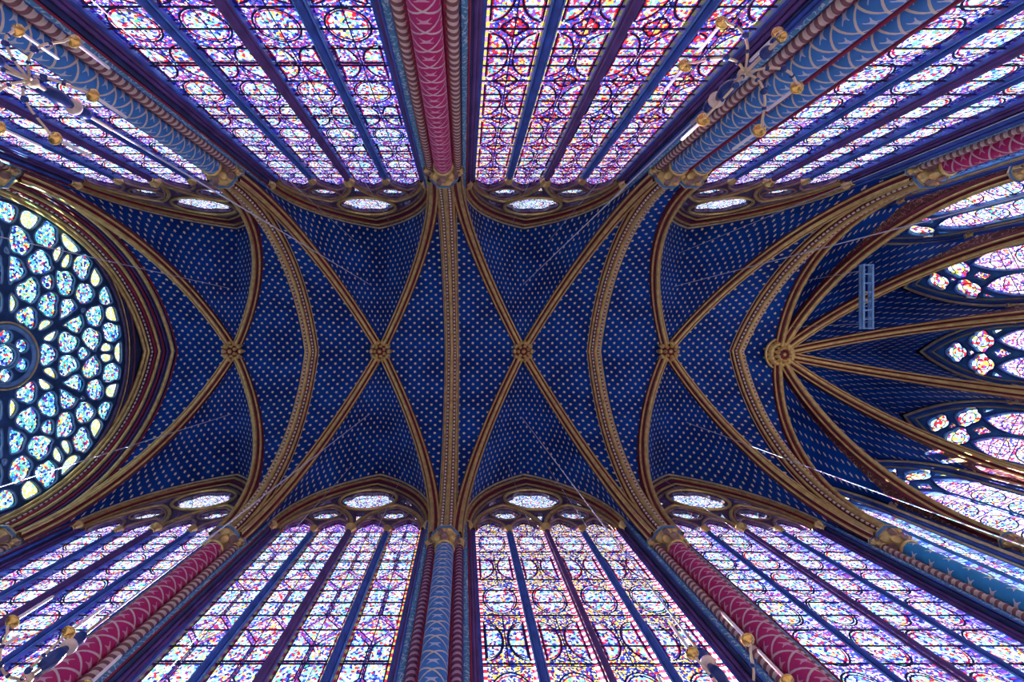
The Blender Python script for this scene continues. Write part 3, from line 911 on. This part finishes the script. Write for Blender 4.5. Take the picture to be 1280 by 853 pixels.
# ------------------------------------------------------------------ apse walls and windows
mbw = MB()
AW = .93
def apse_window(num, i):
    p, q, mid, u, n = apse_side(i)
    O = mid + n * .34
    zs = CAMZ + AP_HS; zb = CAMZ + 14.75
    hl = (q - p).length / 2
    W = AW
    def k_arch(k): return arch_pts(W + .22 * k, 2.75 + .42 * k, 12, zs)
    # wall plate of this side
    out = [(-hl - .2, -.1), (hl + .2, -.1), (hl + .2, WALLTOP), (-hl - .2, WALLTOP)]
    tmp = MB(); plate(tmp, out, [win_outline(0, W + .02, 2.77, zs, SILL)], .04, .14)
    mw = frame_matrix(O, u, n)
    b = len(mbw.v)
    mbw.v += [tuple(mw @ Vector(v)) for v in tmp.v]; mbw.uv += tmp.uv; mbw.f += [tuple(k + b for k in f) for f in tmp.f]; mbw.sm += tmp.sm
    def reveal():
        mb = MB(); rows = []
        for j in range(5):
            k = j / 4; rows.append([(x, .03 - .24 * k, z) for x, z in [(W + .22 * k, SILL)] + k_arch(k) + [(-W - .22 * k, SILL)]])
        mb.grid(rows, None, True); return mb.mesh('window_reveal', 'apse_stone')
    root = link('window_%d' % num, shared('apreveal', reveal)); root.matrix_world = mw
    nm = ['beside the azure pier', 'second from the azure pier', 'third from the azure pier', 'at the middle of the apse', 'third from the crimson apse-side pier', 'second from the crimson apse-side pier', 'beside the crimson apse-side pier'][i]
    tag(root, 'narrow two-light apse window with trefoil tracery, ' + nm, 'window', kind='structure')
    for k, r, m in ((.12, .035, 'pale_gold'), (.5, .045, 'stone_blue'), (.85, .05, 'pale_gold')):
        link('arch_moulding', shared(('apm', k), lambda: tube_open([(W + .22 * k, SILL)] + k_arch(k) + [(-W - .22 * k, SILL)], r, -.02 - .22 * k, 'arch_moulding', m)), root)
    P2 = .47
    foils = [(0, zs + 1.93, .36), (-.42, zs + 1.10, .40), (.42, zs + 1.10, .40)]
    # inside the arch: keep the foils clear of its edge
    fh = [[(x + cx, z + cz) for x, z in quatre(r, lob=4, n=32, amp=.22)] for cx, cz, r in foils]
    drops = [[(0, zs + 1.60), (-.11, zs + 1.47), (0, zs + 1.33), (.11, zs + 1.47)], [(0, zs + .80), (-.17, zs + .52), (0, zs + .22), (.17, zs + .52)],
             [(-.44, zs + 1.70), (-.56, zs + 1.54), (-.38, zs + 1.84)], [(.44, zs + 1.70), (.38, zs + 1.84), (.56, zs + 1.54)],
             [(-.80, zs + .78), (-.84, zs + .45), (-.66, zs + .72)], [(.80, zs + .78), (.66, zs + .72), (.84, zs + .45)]]
    def lh(c): return arch_pts(.40, 1.15, 10, zb, c)
    def trac():
        o = [(W + .02, zb)] + arch_pts(W + .02, 2.77, 12, zs) + [(-W - .02, zb)]
        for c in (-P2, P2): o += lh(c)[::-1]
        mb = MB(); plate(mb, o, fh + drops, -.03, .08); return mb.mesh('tracery', 'apse_stone')
    link('tracery', shared('aptr', trac), root)
    def pane(poly, m, nm_):
        mb = MB(); mb.poly([(x, 0, z) for x, z in poly], list(poly)); return mb.mesh(nm_, m)
    for k, (cx, cz, r) in enumerate(foils):
        pn = link('foil_pane', shared('apf%d' % k, lambda: pane(ell(r * 1.02, r * 1.02), 'apse_foil', 'foil_pane')), root, (cx, .03, cz))
        def fc():
            mb = MB(); ribbon(mb, ell(r * .5, r * .5), .03, -.01)
            for j in range(4):
                a = PI / 4 + PI / 2 * j; ribbon(mb, [(r * .5 * math.cos(a), r * .5 * math.sin(a)), (r * .8 * math.cos(a), r * .8 * math.sin(a))], .03, -.01, False)
            return mb.mesh('lead_came', 'lead')
        link('lead_came', shared('apfc%d' % k, fc), pn)
        link('foil_ring', shared('apfr%d' % k, lambda: tube_loop(quatre(r * 1.1, cx, cz, 40, 4, .22), .03, -.05, 'foil_ring', 'stone_blue')), root)
    for k, d in enumerate(drops):
        link('spandrel_pane', shared('apd%d' % k, lambda: pane(d, 'medallion_red' if k < 2 else 'apse_foil', 'spandrel_pane')), root, (0, .03, 0))
    for c in (-P2, P2):
        link('lancet_arch', shared(('apl', c), lambda: tube_open(arch_pts(.44, 1.22, 10, zb, c), .035, -.05, 'lancet_arch', 'stone_blue')), root)
        def head():
            pts = [(.40, 0)] + arch_pts(.40, 1.15, 10, 0) + [(-.40, 0)]
            return pane(pts, 'apse_glass', 'lancet')
        lan = link('lancet', shared('aph', head), root, (c, .03, zb))
        def hc():
            mb = MB(); ribbon(mb, quatre(.30, 0, .36, 36, 3, .25), .03, -.01)
            mb.poly([(-.4, -.01, .30), (.4, -.01, .30), (.4, -.01, .33), (-.4, -.01, .33)]); mb.poly([(-.012, -.01, 0), (.012, -.01, 0), (.012, -.01, 1.1), (-.012, -.01, 1.1)])
            return mb.mesh('lead_came', 'lead')
        link('lead_came', shared('aphc', hc), lan)
        z = 0.0
        def tl():
            mb = MB(); h = 1.0
            plate(mb, [(-.4, -h), (.4, -h), (.4, 0), (-.4, 0)], [ell(.33, .40, 0, -.5)], 0); g = mb.mesh('glass_ground', 'apse_glass')
            mb = MB(); e_ = ell(.33, .40, 0, -.5); mb.poly([(x, 0, z_) for x, z_ in e_], e_); md = mb.mesh('medallion', 'medallion_bright')
            mb = MB(); ribbon(mb, e_, .035, -.012)
            for zz in (-.02, -.5): mb.poly([(-.4, -.01, zz - .015), (.4, -.01, zz - .015), (.4, -.01, zz + .015), (-.4, -.01, zz + .015)])
            return g, md, mb.mesh('lead_came', 'lead')
        g, md, lc = shared('aptile', tl)
        while z - 1.0 > SILL - zb - .8:
            for nm_, me in (('glass_ground', g), ('medallion', md), ('lead_came', lc)): link(nm_, me, lan, (0, 0, z))
            z -= 1.0
    def mull():
        mb = MB(); mb.box(-.07, .07, -.05, .08, SILL, zb + .3); mb.lathe([(.05, SILL), (.05, zb + .3)], 8, (0, -.07, 0)); return mb.mesh('mullion', 'apse_stone')
    link('mullion', shared('apmu', mull), root)
    def ej():
        mb = MB(); mb.box(-.05, .05, -.03, .08, SILL, zb + .2); return mb.mesh('mullion', 'apse_stone')
    for s in (-1, 1): link('mullion', shared('apej', ej), root, (s * (W - .02), 0, 0))
for i in range(7): apse_window(9 + i, i)
tag(mbw.build('wall_east', 'wall_paint'), 'many-sided apse wall around the narrow windows', 'wall', kind='structure')

# ------------------------------------------------------------------ rose window wall
XR = -13.1; ZR = CAMZ + 12.92; RR = 4.5
ROSE = frame_matrix((XR, 0), (0, 1), (-1, 0))
mb = MB(); plate(mb, [(-6.0, -.1), (6.0, -.1), (6.0, WALLTOP), (-6.0, WALLTOP)], [ell(RR, RR, 0, ZR, 64)], .0, .2)
o = mb.build('wall_west', 'wall_paint'); o.matrix_world = ROSE
tag(o, 'dark wall around the great rose window', 'wall', kind='structure')
# soffit of the west arch, between the wall and the vault
WEST = (APEX[0], 0)
def west_arch(x, da=0.0, dr=0.0, n=24):
    c = rib_curve((x, 0), (x, YC - da), H_RIDGE - dr)
    d = rib_curve((x, 0), (x, -YC + da), H_RIDGE - dr)
    return [c(1 - k / n) for k in range(n)] + [d(k / n) for k in range(n + 1)]
wa = empty('west_arch', (-12.4, 0, CAMZ + H_CAP)); wo = Vector(wa.location)
mb = MB()
steps = [(-13.08, .34, .62), (-12.86, .34, .62), (-12.84, .24, .46), (-12.66, .24, .46), (-12.64, .16, .34), (-12.44, .16, .34), (-12.42, .08, .2), (-12.20, .08, .2), (-12.18, 0, .0), (-12.05, -.02, -.04)]
rows = [[p - wo for p in west_arch(x, a, r)] for x, a, r in steps]
mb.grid(rows, None, False); mb.build('arch_soffit', 'navy', wa)
for x, a, r, rad, m, nm in ((-12.97, .36, .66, .07, 'gold', 'gold_roll'), (-12.85, .32, .6, .05, 'gold', 'gold_roll'), (-12.76, .27, .52, .03, 'bead', 'bead_strip'), (-12.66, .24, .46, .05, 'dark_red', 'red_roll'),
                            (-12.55, .2, .40, .06, 'gold', 'gold_roll'), (-12.42, .13, .3, .04, 'dark_red', 'red_roll'), (-12.32, .1, .24, .03, 'stone_purple', 'purple_roll'), (-12.17, .04, .14, .075, 'gold', 'gold_roll'), (-12.05, .0, .03, .03, 'dark_red', 'red_roll')):
    mb = MB(); mb.sweep([p - wo for p in west_arch(x, a, r)], circ(rad, 8), Vector((1, 0, 0))); mb.build(nm, m, wa)
tag(wa, 'deep pointed arch of gold and red mouldings framing the rose window', 'arch')

# rose tracery
def leaf(rho, phi, L, Wd, rot=0.0, p=.35, n=22):
    c, s = math.cos(phi), math.sin(phi)
    cx, cz = rho * c, rho * s
    a = phi + rot
    pts = []
    for k in range(n):
        t = 2 * PI * k / n
        x = L * math.cos(t); y = Wd * math.sin(t) * abs(math.sin(t)) ** p
        pts.append((cx + x * math.cos(a) - y * math.sin(a), cz + x * math.sin(a) + y * math.cos(a)))
    return pts
rose_panes = []   # (poly, material)
D2 = math.radians
seeds = []        # flowing tracery: cells of a weighted Voronoi net, rounded
for k in range(6):
    ax = PI / 2 + k * PI / 3
    def add(rho, ph, r, m='rose_glass'):
        a = ax + D2(ph); seeds.append((rho * math.cos(a), rho * math.sin(a), r, m))
    add(1.34, 0, .34); add(2.66, 0, .20); add(4.28, 0, .16, 'rose_slit')
    for q in (-1, 1):
        add(2.05, q * 10.5, .42); add(3.05, q * 10.5, .40); add(2.50, q * 24.0, .38); add(3.36, q * 22.5, .40)
        add(3.88, q * 11.5, .36); add(3.66, q * 2.6, .14, 'rose_slit'); add(4.10, q * 19.5, .20, 'rose_slit'); add(1.58, q * 22.5, .22, 'rose_slit')
    add(4.22, 30, .22); add(3.15, 30, .02, 'rose_slit')
def clip(poly, px, py, nx, ny):
    out = []
    for i in range(len(poly)):
        a, b = poly[i - 1], poly[i]
        da = (a[0] - px) * nx + (a[1] - py) * ny; db = (b[0] - px) * nx + (b[1] - py) * ny
        if (da <= 0) != (db <= 0):
            t = da / (da - db); out.append((a[0] + (b[0] - a[0]) * t, a[1] + (b[1] - a[1]) * t))
        if db <= 0: out.append(b)
    return out
def chaikin(p, n=2):
    for _ in range(n):
        q = []
        for i in range(len(p)):
            a, b = p[i], p[(i + 1) % len(p)]
            q += [(a[0] * .75 + b[0] * .25, a[1] * .75 + b[1] * .25), (a[0] * .25 + b[0] * .75, a[1] * .25 + b[1] * .75)]
        p = q
    return p
HUB_W = .92
BAR = .042
for i, (x, y, r, m) in enumerate(seeds):
    poly = ell(RR - .10, RR - .10, 0, 0, 60)
    for j, (x2, y2, r2, w2) in enumerate(seeds + [(0, 0, HUB_W, '')]):
        if j == i: continue
        dx, dy = x2 - x, y2 - y; d = math.hypot(dx, dy)
        t = (d * d + r * r - r2 * r2) / (2 * d) - (BAR if j // 21 == i // 21 else .085)
        poly = clip(poly, x + dx / d * t, y + dy / d * t, dx / d, dy / d)
        if len(poly) < 3: break
    # drop coincident points, then round the corners
    q = [p for k, p in enumerate(poly) if math.hypot(p[0] - poly[k - 1][0], p[1] - poly[k - 1][1]) > .03]
    if len(q) < 3: continue
    q = chaikin(q)
    if r > .3:      # cusped heads
        cx = sum(p[0] for p in q) / len(q); cz = sum(p[1] for p in q) / len(q); rad = math.atan2(cz, cx)
        L = []
        for k in range(len(q)):
            a, b = q[k], q[(k + 1) % len(q)]
            st = max(1, int(math.hypot(b[0] - a[0], b[1] - a[1]) / .07))
            L += [(a[0] + (b[0] - a[0]) * t / st, a[1] + (b[1] - a[1]) * t / st) for t in range(st)]
        q = []
        for px_, pz_ in L:
            th = math.atan2(pz_ - cz, px_ - cx) - rad
            w = 1 - .20 * (1 - abs(math.cos(1.5 * th))) ** 2
            q.append((cx + (px_ - cx) * w, cz + (pz_ - cz) * w))
    rose_panes.append((q, m))
for k in range(6):
    a = PI / 2 + k * PI / 3 + D2(30)
    rose_panes.append((leaf(.56, a, .20, .20, 0, 0.0), 'rose_glass'))
rose_panes.append((ell(.30, .30), 'rose_glass'))
mb = MB(); plate(mb, ell(RR + .02, RR + .02, 0, 0, 72), [p for p, _ in rose_panes], -.02, .07)
rose = mb.build('window_16', 'rose_stone'); rose.matrix_world = ROSE @ Matrix.Translation((0, .05, ZR))
tag(rose, 'great round rose window with flowing petal tracery and cyan glass', 'window', kind='structure')
for p, m in rose_panes:
    mb = MB(); cx = sum(q[0] for q in p) / len(p); cz = sum(q[1] for q in p) / len(p)
    mb.poly([(x - cx, 0, z - cz) for x, z in p], [(x - cx, z - cz) for x, z in p])
    pn = mb.build('pane', m, rose, (cx, .03, cz))
    big = [((x - cx) * 1.02, (z - cz) * 1.02) for x, z in p]
    me = tube_loop(big, .026, -.05, 'tracery_roll', 'rose_roll'); link('tracery_roll', me, pn)
for r, rad, m, nm in ((.84, .07, 'rose_roll', 'hub_ring'), (.96, .035, 'pale_gold', 'hub_ring'), (.36, .03, 'rose_roll', 'hub_ring')):
    link(nm, tube_loop(ell(r, r, 0, 0, 48), rad, -.05, nm, m), rose)
for r, rad, m in ((4.52, .06, 'tracery_violet'), (4.66, .03, 'pale_gold'), (4.80, .05, 'navy'), (4.93, .05, 'rose_purple')):
    link('rim_moulding', tube_loop(ell(r, r, 0, 0, 72), rad, -.12, 'rim_moulding', m), rose)

# ------------------------------------------------------------------ height of the vault above any point of the floor
from mathutils.bvhtree import BVHTree
_vv, _vf = [], []
for w_ in ceiling.children:
    b_ = len(_vv); _vv += [v.co.copy() for v in w_.data.vertices]; _vf += [tuple(k + b_ for k in p.vertices) for p in w_.data.polygons]
_vault = BVHTree.FromPolygons(_vv, _vf)
def vault_z(x, y):
    hit = _vault.ray_cast(Vector((x, y, CAMZ + 8)), Vector((0, 0, 1)))[0]
    return hit.z + .03
# ------------------------------------------------------------------ chandeliers
def sphere_prof(r, z=0, n=8): return [(r * math.sin(PI * k / n), z - r * math.cos(PI * k / n)) for k in range(n + 1)]
def chandelier_parts():
    P = {}
    P['stem'] = MB().lathe([(0, -.42), (.016, -.42), (.016, 0), (.05, .02), (.05, .06), (.018, .1), (.018, .95), (.0, .95)], 10).mesh('stem', 'arm_cream')
    P['baluster'] = MB().lathe([(.02, .16), (.045, .19), (.068, .25), (.072, .31), (.055, .38), (.03, .44)], 16).mesh('baluster', 'enamel_blue')
    P['collar'] = MB().lathe([(.03, .44), (.075, .45), (.08, .47), (.075, .49), (.03, .5)], 16).mesh('collar', 'cream')
    P['knob'] = MB().lathe([(.02, .5), (.055, .53), (.065, .58), (.05, .63), (.02, .66)], 14).mesh('knob', 'enamel_blue')
    P['finial'] = MB().lathe(sphere_prof(.05, -.26), 14).mesh('finial', 'enamel_blue')
    P['pendant'] = MB().lathe([(0, -.49), (.018, -.48), (.036, -.455), (.038, -.43), (.018, -.41)], 14).mesh('pendant', 'brass')
    # S-curved arm in the x,z plane
    ctl = [(.03, .02), (.12, -.05), (.22, -.10), (.33, -.09), (.42, -.02), (.49, .03), (.54, .01), (.555, -.05), (.555, -.0)]
    ctl = [(.03, .00), (.10, -.06), (.18, -.10), (.27, -.11), (.36, -.08), (.43, -.03), (.49, .02), (.53, .03), (.55, .06)]
    P['arm'] = MB().sweep([(x * .93, 0, z) for x, z in ctl], circ(.011, 7), Vector((0, 1, 0))).mesh('arm', 'arm_cream')
    P['knot'] = MB().lathe(sphere_prof(.03), 10).mesh('knot', 'enamel_blue')
    P['small_knot'] = MB().lathe(sphere_prof(.019), 8).mesh('small_knot', 'enamel_blue')
    P['cup'] = MB().lathe([(0, -.03), (.018, -.028), (.022, -.012), (.05, -.004), (.062, .012), (.058, .022), (.03, .018), (.022, .05), (.0, .05)], 18).mesh('cup', 'brass')
    P['candle'] = MB().lathe([(.016, .03), (.016, .40), (.010, .415), (0, .43)], 12).mesh('candle', 'candle_white')
    return P
CP = chandelier_parts()
def chandelier(x, y, h, ztop, rot, label):
    root = empty('chandelier', (x, y, CAMZ + h)); root.rotation_euler = (0, 0, rot)
    for nm in ('stem', 'baluster', 'collar', 'knob', 'finial', 'pendant'): link(nm, CP[nm], root)
    for k in range(6):
        arm = link('arm', CP['arm'], root); arm.rotation_euler = (0, 0, k * PI / 3)
        link('knot', CP['knot'], arm, (.25, 0, -.11)); link('small_knot', CP['small_knot'], arm, (.13, 0, -.08)); link('small_knot', CP['small_knot'], arm, (.37, 0, -.05))
        link('cup', CP['cup'], arm, (.512, 0, .07)); link('candle', CP['candle'], arm, (.512, 0, .07))
    mb = MB(); mb.lathe([(.012, .9), (.012, ztop - CAMZ - h)], 6); mb.build('cable', 'wire', root)
    tag(root, label, 'chandelier', 'brass candle chandeliers along the nave')
wlab = {'S1': 'the pointed-medallion window at the nearest blue pier', 'S2': 'the small blue oval window', 'S3': 'the red quatrefoil window', 'S4': 'the window between double blue pier and crimson pier',
        'N1': 'the pointed-medallion window at the nearest crimson pier', 'N2': 'the violet diamond window', 'N3': 'the yellow trellis roundel window', 'N4': 'the window between crimson and azure piers'}
CH = [('S1', -9.75, -2.62, 3.96), ('S2', -3.83, -2.73, 3.96), ('S3', 2.48, -2.80, 3.96), ('S4', 8.75, -2.7, 3.96),
      ('N1', -9.7, 2.62, 3.96), ('N2', -3.88, 2.57, 3.96), ('N3', 2.40, 2.74, 3.96), ('N4', 9.1, 2.9, 3.96)]
for k, (w, x, y, h) in enumerate(CH):
    chandelier(x, y, h, vault_z(x, y), D2(-14 if w == 'N3' else 11), 'six-armed brass candle chandelier hung before ' + wlab[w])

# hanging wires close to the windows
def wire(px, py, h, label, group):
    x = (px - 580) * h / F_PX; y = (py - 426.5) * h / F_PX - .43
    mb = MB(); zv = vault_z(x, y); mb.lathe([(.007, 0.0), (.007, zv)], 6); o = mb.build('hanging_wire', 'wire', None, (x, y, 0))
    tag(o, label, 'wire', group)
for w, lst in (('S2', ((442, 300), (498, 295))), ('S3', ((640, 280), (687, 300))), ('N2', ((440, 582), (505, 589))), ('N3', ((636, 584), (683, 582))), ('S4', ((860, 312),)), ('N4', ((824, 596),))):
    for px, py in lst:
        wire(px, py, 17.9, 'thin pale wire hanging from the vault close to ' + wlab[w].replace('the window between double blue pier and crimson pier', 'the window beside the double blue pier'), 'thin wires hanging near the windows')

# lighting truss hung under the apse vault
tz = CAMZ + 15.0; sc_ = 15.0 / F_PX
tx, ty = (1085 - 580) * sc_, (371 - 426.5) * sc_ - .43
root = empty('lighting_truss', (tx, ty, tz))
for s in (-1, 1):
    for zz in (0, .12):
        mb = MB(); mb.sweep([(s * .15, -1.08, zz), (s * .15, 1.08, zz)], circ(.04, 8), Vector((0, 0, 1))); mb.build('chord', 'truss_blue', root)
for k in range(8):
    y = -1.05 + 2.1 * k / 7
    mb = MB(); mb.sweep([(-.15, y, 0), (.15, y, 0)], circ(.025, 6), Vector((0, 0, 1))); mb.build('rung', 'truss_blue', root)
    for s in (-1, 1):
        if k < 7:
            mb = MB(); mb.sweep([(s * .15, y, 0), (s * .15, y + .3, .12)], circ(.018, 6), Vector((1, 0, 0))); mb.build('brace', 'truss_blue', root)
for yy in (-.9, .9):
    mb = MB(); mb.lathe([(.01, 0), (.01, vault_z(tx, ty + yy) - tz - .1)], 6, (0, yy, .1)); mb.build('suspension_wire', 'wire', root)
tag(root, 'short pale blue ladder truss hanging under the apse vault', 'truss')
